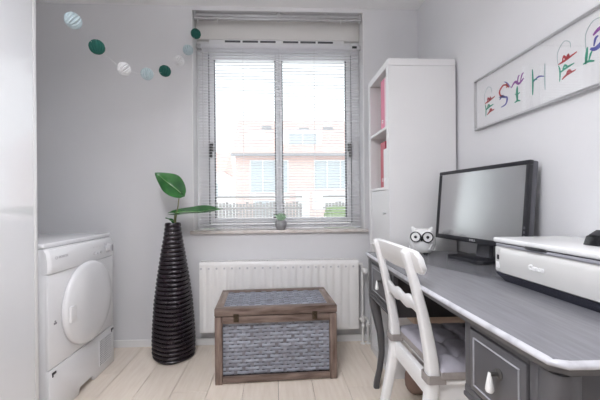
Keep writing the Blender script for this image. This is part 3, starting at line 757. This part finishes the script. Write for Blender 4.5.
cu = cm.build('cushion', 'cushion', chr_, 80)
MB().prism([(cx0, -cyh), (cx0, cyh), (cx1, cyh), (cx1, -cyh)], .444, .4715, .003).build('border', 'cushion_band', cu, 30)
for a, b in tuft:
    MB().lathe([(.009, 0), (.008, .004), (.0005, .006)], 10, (a, b, cz(a, b)-.001)).build('tuft_button', 'cushion', cu, 40)
for s_ in (-1, 1):   # bands tying the cushion round the posts
    t = MB(); yy = s_*PY; xc = -.178
    a, b = .026, .0265
    ring = [(xc-a, yy-b+.006), (xc-a+.006, yy-b), (xc+a+.01, yy-b), (xc+a+.01, yy+b), (xc-a+.006, yy+b), (xc-a, yy+b-.006)]
    inn = [(xc+(p[0]-xc)*.88, yy+(p[1]-yy)*.88) for p in ring]
    t.loft([[(*p, .430) for p in ring], [(*p, .458) for p in ring], [(*p, .458) for p in inn], [(*p, .430) for p in inn], [(*p, .430) for p in ring]], True, False)
    t.build('tie_band', 'cushion_band', cu, 30)

# ================================================================== OBJECTS ON DESK
# monitor
mo = thing('monitor', (.947, 1.490, DT), 'black widescreen computer monitor on a low stand on the desk', 'monitor', rz=-1.405)
mw, mh, mz = .541, .364, .083
tl = Matrix.Translation((0, 0, mz)) @ Matrix.Rotation(-.089, 4, 'X')
bz = MB(); bt = .018
bz.box((-mw/2, -.014, 0), (mw/2, .004, bt+.006), .003); bz.box((-mw/2, -.014, mh-bt), (mw/2, .004, mh), .003); bz.box((-mw/2, -.014, bt), (-mw/2+bt, .004, mh-bt), .003); bz.box((mw/2-bt, -.014, bt), (mw/2, .004, mh-bt), .003)
bezel = bz.build('bezel', 'bezel', mo, 30, tl)
MB().box((-mw/2+.001, .0035, .001), (mw/2-.001, .030, mh-.001), .006).build('rear_shell', 'bezel_side', mo, 30, tl)
MB().box((-mw/2+.05, .028, .05), (mw/2-.05, .058, mh-.06), .012).build('rear_bulge', 'bezel', mo, 30, tl)
box_ = MB().box((-mw/2+bt-.002, -.010, bt+.004), (mw/2-bt+.002, -.004, mh-bt+.002)).build('screen', 'screen', mo, None, tl)
text('brand_mark', 'DELL', .013, 'silver', bezel, tl @ Vector((0, -.0145, .012)), (1, 0, 0), (0, 0, 1), bold=.0003, sx=1.3)
for i in range(3):
    MB().box((mw/2-.010, -.0165, .05+i*.018), (mw/2-.004, -.0135, .060+i*.018), .001).build('button', 'bezel_side', bezel, None, tl)
nk = MB(); nk.sweep([(0, .052, .010), (0, .062, .10), (0, .056, .22)], (1, 0, 0), [.040, .036, .034], [.012, .012, .012], .3); nk.build('stand_neck', 'bezel_side', mo, 40)
bs = MB(); bs.prism([(-.115, -.055), (-.095, -.075), (.095, -.075), (.115, -.055), (.10, .085), (-.10, .085)], 0, .016, .004); bs.build('stand_base', 'bezel', mo, 30)

# printer
pr = thing('printer', (.776, .655, DT), 'white inkjet printer with dark base at the right end of the desk', 'printer')
pw, pdp, ph = .460, .272, .154
bsm = MB(); bsm.loft([[(.030, .02, 0), (pdp-.01, .02, 0), (pdp-.01, pw-.02, 0), (.030, pw-.02, 0)], [(.006, .004, .030), (pdp, .004, .030), (pdp, pw-.004, .030), (.006, pw-.004, .030)]]); bsm.build('base', 'printer_dark', pr)
bd_ = MB(); bd_.box((0.004, 0, .031), (pdp, pw, ph-.028), .010, 3); bd_.build('body', 'printer', pr, 30)
fm_ = MB()
rings = []
for (z, xo) in ((.032, .006), (.036, .0), (.07, -.006), (.105, -.004), (.118, .0), (.121, .004)):
    rings.append([(xo, .030, z), (xo, pw-.040, z), (.02, pw-.040, z), (.02, .030, z)])
fm_.loft(rings); fp_ = fm_.build('output_tray_door', 'printer', pr, 40)
box('trim_band', (.002, .012, ph-.0285), (pdp-.004, pw-.012, ph-.020), 'printer_grey', pr, .002)
box('seam', (.006, .010, ph-.0205), (pdp-.006, pw-.010, ph-.0165), 'dark_plastic', pr)
ld = MB(); ld.box((-.001, 0, ph-.017), (pdp, pw, ph), .006, 3); ld.build('scanner_lid', 'printer_top', pr, 30)
hn = MB(); hn.lathe([(.0005, -.004), (.040, -.004), (.046, 0), (.040, .005), (.0005, .006)], 28); hn.build('lid_grip', 'dark_plastic', pr, 40, Matrix.Translation((.004, .275, ph-.019)) @ Matrix.Diagonal((.22, 1, 1, 1)))
text('brand_mark', 'Canon', .021, 'white_print', fp_, (-.0070, .262, .080), (0, -1, 0), (0, 0, 1), depth=.0012, bold=.0011)
box('card_slot', (.0025, pw-.026, .078), (.0045, pw-.016, .094), 'dark_plastic', pr); box('slot_sticker', (.0025, pw-.030, .048), (.0045, pw-.012, .070), 'white_print', pr)
bk = thing('desk_gadget', (.915, .862, DT+ph), 'small black gadget standing on the printer lid', 'gadget')
q = MB(); q.prism([(-.035, 0), (.045, 0), (.040, .012), (.0, .034), (-.025, .026)], -.022, .022, .003, axis='y'); q.build('body', 'black_glaze', bk, 30)
q = MB(); q.sweep([(-.022, 0, .027), (.0, 0, .040), (.040, 0, .030)], (0, 1, 0), .015, .003, .3); q.build('lever', 'dark_plastic', bk, 40)

# owl
ow = thing('owl_figurine', (.802, 1.728, DT), 'white ceramic owl figurine with black round glasses on the desk', 'figurine', rz=math.radians(-27))
prof = [(.0005, .004), (.040, .004), (.048, .008), (.062, .030), (.069, .055), (.067, .080), (.062, .100), (.056, .118), (.044, .130), (.024, .136), (.0005, .137)]
prof2 = []
for i in range(len(prof)-1):
    for k in range(3):
        t = k/3; prof2.append((prof[i][0]*(1-t)+prof[i+1][0]*t, prof[i][1]*(1-t)+prof[i+1][1]*t))
prof2.append(prof[-1])
b = MB(); b.lathe(prof2, 32, shape=lambda a, z: .90+.10*abs(math.cos(a))); bo = b.build('body', 'ceramic', ow, 60)
for s_ in (-1, 1):
    e = MB(); e.tube([(s_*.034, -.004, .118), (s_*.046, -.004, .134), (s_*.052, -.004, .145)], [.018, .012, .003], 12); e.build('ear', 'ceramic', ow, 60)
    c_ = Vector((s_*.0285, -.0585, .094)); mxe = frame_mx(c_, Vector((1, -s_*-.28, 0)), (0, .10, 1))
    MB().lathe([(.026, -.006), (.026, .004), (.0005, .006)], 28).build('eye', 'ceramic', ow, 40, mxe)
    MB().lathe([(.0285, -.004), (.0285, .008), (.0235, .008), (.0235, -.004), (.0285, -.004)], 32, caps=False).build('eye_ring', 'black_glaze', ow, 40, mxe)
    MB().lathe([(.0085, .004), (.0075, .008), (.0005, .009)], 16).build('pupil', 'black_glaze', ow, 40, mxe)
    wng = MB(); wng.tube([(s_*.052, -.040, .075), (s_*.050, -.046, .055), (s_*.036, -.052, .030), (s_*.058, -.030, .022), (s_*.066, -.006, .040)], [.002, .004, .003, .004, .002], 8); wng.build('wing', 'ceramic', ow, 50)
    f_ = MB(); f_.box((s_*.018-.012, -.056, 0), (s_*.018+.012, -.030, .010), .004); f_.build('foot', 'black_glaze', ow, 30)
bk_ = MB(); bk_.tube([(0, -.060, .092), (0, -.071, .082), (0, -.066, .072)], [.007, .005, .001], 8); bk_.build('beak', 'black_glaze', ow, 50)

# picture on the right wall
pcx = XR
pc = thing('framed_picture', (0, 0, 0), 'long framed picture of painted flower letters on the right wall', 'picture')
py0, py1, pz0, pz1 = .925, 1.662, 1.408, 1.672
fw_, fd_ = .009, .022
f = MB(); f.box((pcx-fd_, py0, pz1-fw_), (pcx-.001, py1, pz1), .002); f.box((pcx-fd_, py0, pz0), (pcx-.001, py1, pz0+fw_), .002)
f.box((pcx-fd_, py0, pz0+fw_), (pcx-.001, py0+fw_, pz1-fw_), .002); f.box((pcx-fd_, py1-fw_, pz0+fw_), (pcx-.001, py1, pz1-fw_), .002)
f.build('frame', 'alu', pc, 30)
art = box('art_paper', (pcx-.010, py0+fw_, pz0+fw_), (pcx-.002, py1-fw_, pz1-fw_), 'paper', pc)
box('glass', (pcx-.016, py0+fw_, pz0+fw_), (pcx-.0145, py1-fw_, pz1-fw_), 'art_glass', pc)
def paint(n, c): M[n] = mat(n, c, 0.6, var=0.15, scale=60)
paint('paint_red', (.50, .05, .06)); paint('paint_green', (.05, .38, .25)); paint('paint_blue', (.10, .11, .40)); paint('paint_violet', (.30, .08, .36)); paint('paint_pale', (.45, .55, .56)); paint('paint_orange', (.62, .16, .07))
def ribbon(mb, pts, w0, w1=None):
    w0 *= .8
    """flat brush stroke; pts in (u right, v up) metres on the paper"""
    p3 = smoothpts([Vector((a, b)) for a, b in pts], 5); n = len(p3); L_ = []; Rr = []
    for i, p in enumerate(p3):
        d = (p3[min(i+1, n-1)]-p3[max(i-1, 0)]).normalized(); nn = Vector((-d.y, d.x)); t = i/(n-1)
        ww = (w0*(1-t)+(w0 if w1 is None else w1)*t)*(.35+.65*math.sin(PI*min(max(t, .04), .96))); L_.append(p+nn*ww); Rr.append(p-nn*ww)
    for zz in (0.0009,):
        va = [mb.bm.verts.new((q.x, q.y, zz)) for q in L_]; vb = [mb.bm.verts.new((q.x, q.y, zz)) for q in Rr]
        vc = [mb.bm.verts.new((q.x, q.y, 0)) for q in L_]; vd = [mb.bm.verts.new((q.x, q.y, 0)) for q in Rr]
        for i in range(n-1):
            mb.bm.faces.new((va[i], va[i+1], vb[i+1], vb[i])); mb.bm.faces.new((va[i], vc[i], vc[i+1], va[i+1])); mb.bm.faces.new((vb[i], vb[i+1], vd[i+1], vd[i]))
def letter(yc, zc_, strokes, k=1.0):
    root = None
    mx = frame_mx((pcx-.0101, yc, zc_), (0, -1, 0), (0, 0, 1))
    for col, items in strokes:
        mb = MB()
        for pts, w_ in items: ribbon(mb, [(a*k, b*k) for a, b in pts], w_*k)
        o = mb.build('painted_letter' if root is None else 'brush_stroke', col, art if root is None else root, None, mx)
        if root is None: root = o
EL = [('paint_red', [([(-.035, .0), (-.005, .004), (.04, .014)], .005), ([(-.018, .004), (-.012, .022), (-.002, .008), (.006, .020), (.01, .004)], .005), ([(-.02, -.062), (.0, -.052), (.035, -.048)], .005), ([(-.004, -.056), (.008, -.040), (.02, -.052)], .006)]),
      ('paint_pale', [([(-.036, .0), (-.038, .045), (-.012, .075), (.012, .062), (.016, .04)], .0016)]),
      ('paint_green', [([(-.034, -.004), (-.028, -.03), (-.030, -.066)], .004), ([(-.030, -.034), (-.004, -.026), (.03, -.022)], .005), ([(-.018, -.03), (-.008, -.014), (.004, -.026)], .005)])]
SL = [('paint_red', [([(.030, .040), (.004, .052), (-.022, .034), (-.018, .012), (.0, .004)], .006), ([(.018, .052), (.030, .040), (.040, .028)], .005)]),
      ('paint_orange', [([(.022, .058), (.028, .044), (.022, .032)], .005)]),
      ('paint_blue', [([(-.026, .006), (.0, -.002), (.026, -.014), (.018, -.040), (-.012, -.046)], .006), ([(-.022, -.008), (-.006, .004), (.012, -.004)], .006)])]
TL = [('paint_violet', [([(-.030, .012), (-.006, .030), (.016, .014), (.044, .028)], .007), ([(.006, .014), (.012, .044), (.020, .050)], .004), ([(.024, .02), (.034, .046), (.044, .052)], .004)]),
      ('paint_blue', [([(-.074, .056), (-.056, .044), (-.034, .016)], .003)]),
      ('paint_green', [([(.006, .006), (.004, -.024), (.006, -.062)], .008), ([(-.010, -.062), (.006, -.058), (.024, -.064)], .005), ([(-.008, -.024), (.006, -.030), (.022, -.026)], .004)])]
HL = [('paint_green', [([(-.030, .05), (-.028, .0), (-.030, -.056)], .005), ([(-.030, -.01), (-.018, .004), (-.006, -.002)], .004)]),
      ('paint_pale', [([(.032, .048), (.030, .0), (.032, -.056)], .004)]),
      ('paint_blue', [([(-.026, -.004), (.0, .008), (.030, -.002)], .004)])]
RL = [('paint_violet', [([(-.010, .030), (.012, .042), (.040, .036)], .008)]),
      ('paint_pale', [([(-.034, -.020), (-.036, .045), (-.010, .078), (.026, .070), (.036, .04)], .0016)]),
      ('paint_blue', [([(-.020, -.010), (.0, -.018), (.034, .0), (.05, .012)], .010), ([(-.008, -.008), (-.002, .016), (.008, .02)], .005)]),
      ('paint_green', [([(-.036, -.056), (-.034, -.03), (-.030, .0)], .006), ([(-.046, -.052), (-.026, -.05), (-.006, -.058)], .005), ([(-.026, -.05), (-.02, -.03), (-.014, -.02)], .004)])]
letter(1.552, 1.530, EL); letter(1.458, 1.523, SL); letter(1.375, 1.533, TL); letter(1.255, 1.528, HL); letter(1.128, 1.545, EL); letter(1.020, 1.556, RL)

# ================================================================== VASE AND PLANTS
vx, vy = -.700, 2.205
va = thing('floor_vase', (vx, vy, 0), 'tall dark ribbed floor vase holding two green leaves', 'vase')
vr = [(0, .128), (.03, .137), (.12, .138), (.21, .135), (.38, .125), (.545, .106), (.71, .082), (.80, .066), (.87, .056), (.905, .053)]
vh = .905; nrib = 33; prof = [(.0005, 0)]
for i in range(nrib):
    for t, k in ((0, .90), (.10, .95), (.32, 1.0), (.60, 1.0), (.88, .95)):
        z = vh*(i+t)/nrib; prof.append((interp(vr, z)*k, z+.0004))
prof += [(.050, vh), (.044, vh+.001), (.040, vh-.02), (.040, vh-.10), (.0005, vh-.10)]
def vshape(a, z):
    tw = 1.3*z
    return 1+.035*math.cos(4*(a-tw))+.020*math.cos(2*a+1+4*z)
MB().lathe(prof, 48, shape=vshape).build('body', 'vase', va, 38)
def leaf_mesh(L_, W_, fold, droop, tipd=.0):
    """blade along +x from the petiole at the origin, normal +z"""
    mb = MB(); n = 18; m_ = 8; rows = []
    for i in range(n+1):
        t = i/n
        wd = W_*(math.sin(PI*t**.75)**.8)*(1.0 if t < .5 else 1-(t-.5)*.25) if 0 < t < 1 else .0008
        row = []
        for j in range(-m_, m_+1):
            v = j/m_
            back = -.16*L_*(abs(v)**1.5)*max(0, 1-t*3)
            row.append((L_*t+back, v*wd, fold*abs(v)*wd-droop*t*t*L_+.004*math.sin(9*t+2*v)))
        rows.append(row)
    th_ = .0012
    A = [[mb.bm.verts.new(p) for p in r_] for r_ in rows]; B = [[mb.bm.verts.new((p[0], p[1], p[2]-th_)) for p in r_] for r_ in rows]
    k = 2*m_
    for i in range(n):
        for j in range(k):
            mb.bm.faces.new((A[i][j], A[i][j+1], A[i+1][j+1], A[i+1][j])); mb.bm.faces.new((B[i][j], B[i+1][j], B[i+1][j+1], B[i][j+1]))
        for j in (0, k): mb.bm.faces.new((A[i][j], A[i+1][j], B[i+1][j], B[i][j]))
    for r_ in (0, n):
        for j in range(k): mb.bm.faces.new((A[r_][j], B[r_][j], B[r_][j+1], A[r_][j+1]))
    return mb
def leaf(parent, base, tip, nrm, W_, fold, droop):
    base = Vector(base); tip = Vector(tip); d = tip-base; L_ = d.length; d.normalize(); nrm = Vector(nrm); side = nrm.cross(d).normalized(); up = d.cross(side).normalized()
    mx = Matrix((d, side, up)).transposed().to_4x4(); mx.translation = base
    o = leaf_mesh(L_, W_, fold, droop).build('leaf', 'leaf', parent, 80, mx)
    v = MB(); v.tube([(L_*t, 0, -droop*t*t*L_+.0012+.004*math.sin(9*t)) for t in [i/10*.96 for i in range(11)]], [.0022*(1-i/12) for i in range(11)], 6); v.build('midrib', 'leaf_vein', o, 60, mx)
    return o
pl_ = thing('leaf_spray', (vx, vy, .85), 'two large glossy green leaves on stems in the dark vase', 'plant')
iv = Vector((-vx, -vy, -.85))
def P(x_, y_, z_): return (Vector((x_, y_, z_))+iv)
st = MB(); st.tube([P(-.690, 2.222, .82), P(-.684, 2.215, .93), P(-.664, 2.205, 1.02), P(-.650, 2.192, 1.108)], [.005, .0045, .004, .003], 8); st.build('stem', 'stem', pl_, 60)
st = MB(); st.tube([P(-.698, 2.226, .82), P(-.692, 2.215, .92), P(-.684, 2.20, .965), P(-.664, 2.18, .985)], [.006, .006, .005, .004], 8); st.build('stem', 'stem', pl_, 60)
leaf(pl_, P(-.640, 2.19, 1.105), P(-.778, 2.12, 1.243), (.30, -.86, .40), .076, .28, .12)
leaf(pl_, P(-.680, 2.19, .972), P(-.350, 2.14, .992), (.06, -.42, .95), .066, .22, -.02)
leaf(pl_, P(-.690, 2.222, .905), P(-.738, 2.185, .945), (.5, -.5, .7), .012, .3, .1)

# pot on the sill
pp = thing('potted_succulent', (.036, 2.370, .836), 'tiny succulent in a round grey pot on the window sill', 'plant')
MB().lathe([(.0005, 0), (.023, 0), (.033, .008), (.042, .026), (.044, .042), (.040, .060), (.032, .070), (.028, .071), (.025, .064), (.0005, .062)], 24).build('pot', 'pot', pp, 50)
for i in range(14):
    a = i*2.399; t = .35+.5*(i/14); l_ = .05+.015*random.random()
    d = Vector((math.cos(a)*t, math.sin(a)*t*.7, 1-t*.45)).normalized(); p0 = Vector((0, 0, .063))
    q = MB(); q.tube([p0, p0+d*l_*.45, p0+d*l_*.8+Vector((0, 0, .003)), p0+d*l_+Vector((0, 0, .006))], [.004, .0075, .005, .0008], 7); q.build('succulent_leaf', 'succulent', pp, 60)

# ================================================================== GARLAND
ga = thing('paper_ball_garland', (0, 0, 0), 'string of teal, pale blue and white paper balls across the corner', 'garland')
balls = [((-.917, 1.50, 1.872), 'ball_blue', .036), ((-.893, 1.65, 1.825), 'ball_green', .037), ((-.830, 1.80, 1.778), 'ball_white', .036), ((-.764, 1.95, 1.812), 'ball_blue', .0365), ((-.702, 2.08, 1.884), 'ball_green', .037), ((-.643, 2.18, 1.993), 'ball_white', .036), ((-.606, 2.27, 2.111), 'ball_blue', .036), ((-.567, 2.335, 2.26), 'ball_green', .036)]
def pball(rad):
    b = MB(); rings = []; n = 56
    for i in range(1, 12):
        a = PI*i/12; rings.append([(rad*math.sin(a)*math.cos(2*PI*j/n)*(1 if (j % 4) < 2 else .80), rad*math.sin(a)*math.sin(2*PI*j/n)*(1 if (j % 4) < 2 else .80), rad*.96*math.cos(a)) for j in range(n)])
    b.loft(rings); return b
for i, (p, m_, r_) in enumerate(balls):
    o = pball(r_).build('paper_ball', m_, ga); o.location = p; o.rotation_euler = (random.uniform(-.3, .3), random.uniform(-.5, .9), random.uniform(0, 1))
strp = [(-1.06, 1.40, 2.37), (-.95, 1.45, 1.99)]+[b[0] for b in balls]+[(-.575, 2.366, 2.30)]
MB().tube(smoothpts(strp, 4), .0006, 5).build('string', 'cord', ga)

# ================================================================== UNDER THE DESK
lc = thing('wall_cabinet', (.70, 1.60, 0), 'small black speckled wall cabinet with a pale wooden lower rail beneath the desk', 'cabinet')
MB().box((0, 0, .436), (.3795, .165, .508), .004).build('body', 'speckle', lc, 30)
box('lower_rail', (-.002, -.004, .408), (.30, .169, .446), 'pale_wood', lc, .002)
bg_ = bmesh.new(); bmesh.ops.create_icosphere(bg_, subdivisions=3, radius=1)
for v in bg_.verts:
    d = v.co.copy(); q = [math.copysign(abs(k)**.55, k) for k in d]
    v.co = Vector((q[0]*.085, q[1]*.06, max(0, q[2]*.055+.05+.006*math.sin(9*d.x+4*d.y))))
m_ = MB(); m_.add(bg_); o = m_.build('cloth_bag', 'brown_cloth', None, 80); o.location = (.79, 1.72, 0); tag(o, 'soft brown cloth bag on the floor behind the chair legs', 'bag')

# ================================================================== ADDED FILL LAMP (unseen pendant bowl above the frame)
la = thing('added_fill_lamp', (-.25, .40, ZC), 'added white bowl pendant lamp, unseen, filling the room with light', 'lamp')
MB().lathe([(.0005, 0), (.055, 0), (.055, -.012), (.035, -.03), (.0005, -.03)], 28).build('ceiling_rose', 'trim', la, 40)
for k in range(3):
    a = 2*PI*k/3; MB().cyl((.02*math.cos(a), .02*math.sin(a), -.025), (.205*math.cos(a), .205*math.sin(a), -.372), .003, 6).build('suspension_rod', 'chrome', la, 40)
MB().lathe([(.0005, -.47), (.09, -.46), (.16, -.425), (.215, -.37), (.210, -.37), (.155, -.42), (.085, -.452), (.0005, -.462)], 40).build('bowl', 'fill_diffuser', la, 50)
MB().lathe([(.0005, -.455), (.08, -.448), (.12, -.43), (.10, -.42), (.0005, -.415)], 28).build('fill_bulb', 'fill_diffuser', la, 50)
ld_ = bpy.data.lights.new('fill_uplight', 'AREA'); ld_.shape = 'DISK'; ld_.size = .30; ld_.energy = FILL_POWER*.85; ld_.color = FILL_COL
lo = bpy.data.objects.new('fill_uplight', ld_); COL.objects.link(lo); lo.parent = la; lo.location = (0, 0, -.385); lo.rotation_euler = (PI, 0, 0)
ld2 = bpy.data.lights.new('fill_downlight', 'AREA'); ld2.shape = 'DISK'; ld2.size = .42; ld2.energy = FILL_POWER; ld2.color = FILL_COL
lo2 = bpy.data.objects.new('fill_downlight', ld2); COL.objects.link(lo2); lo2.parent = la; lo2.location = (0, 0, -.475)
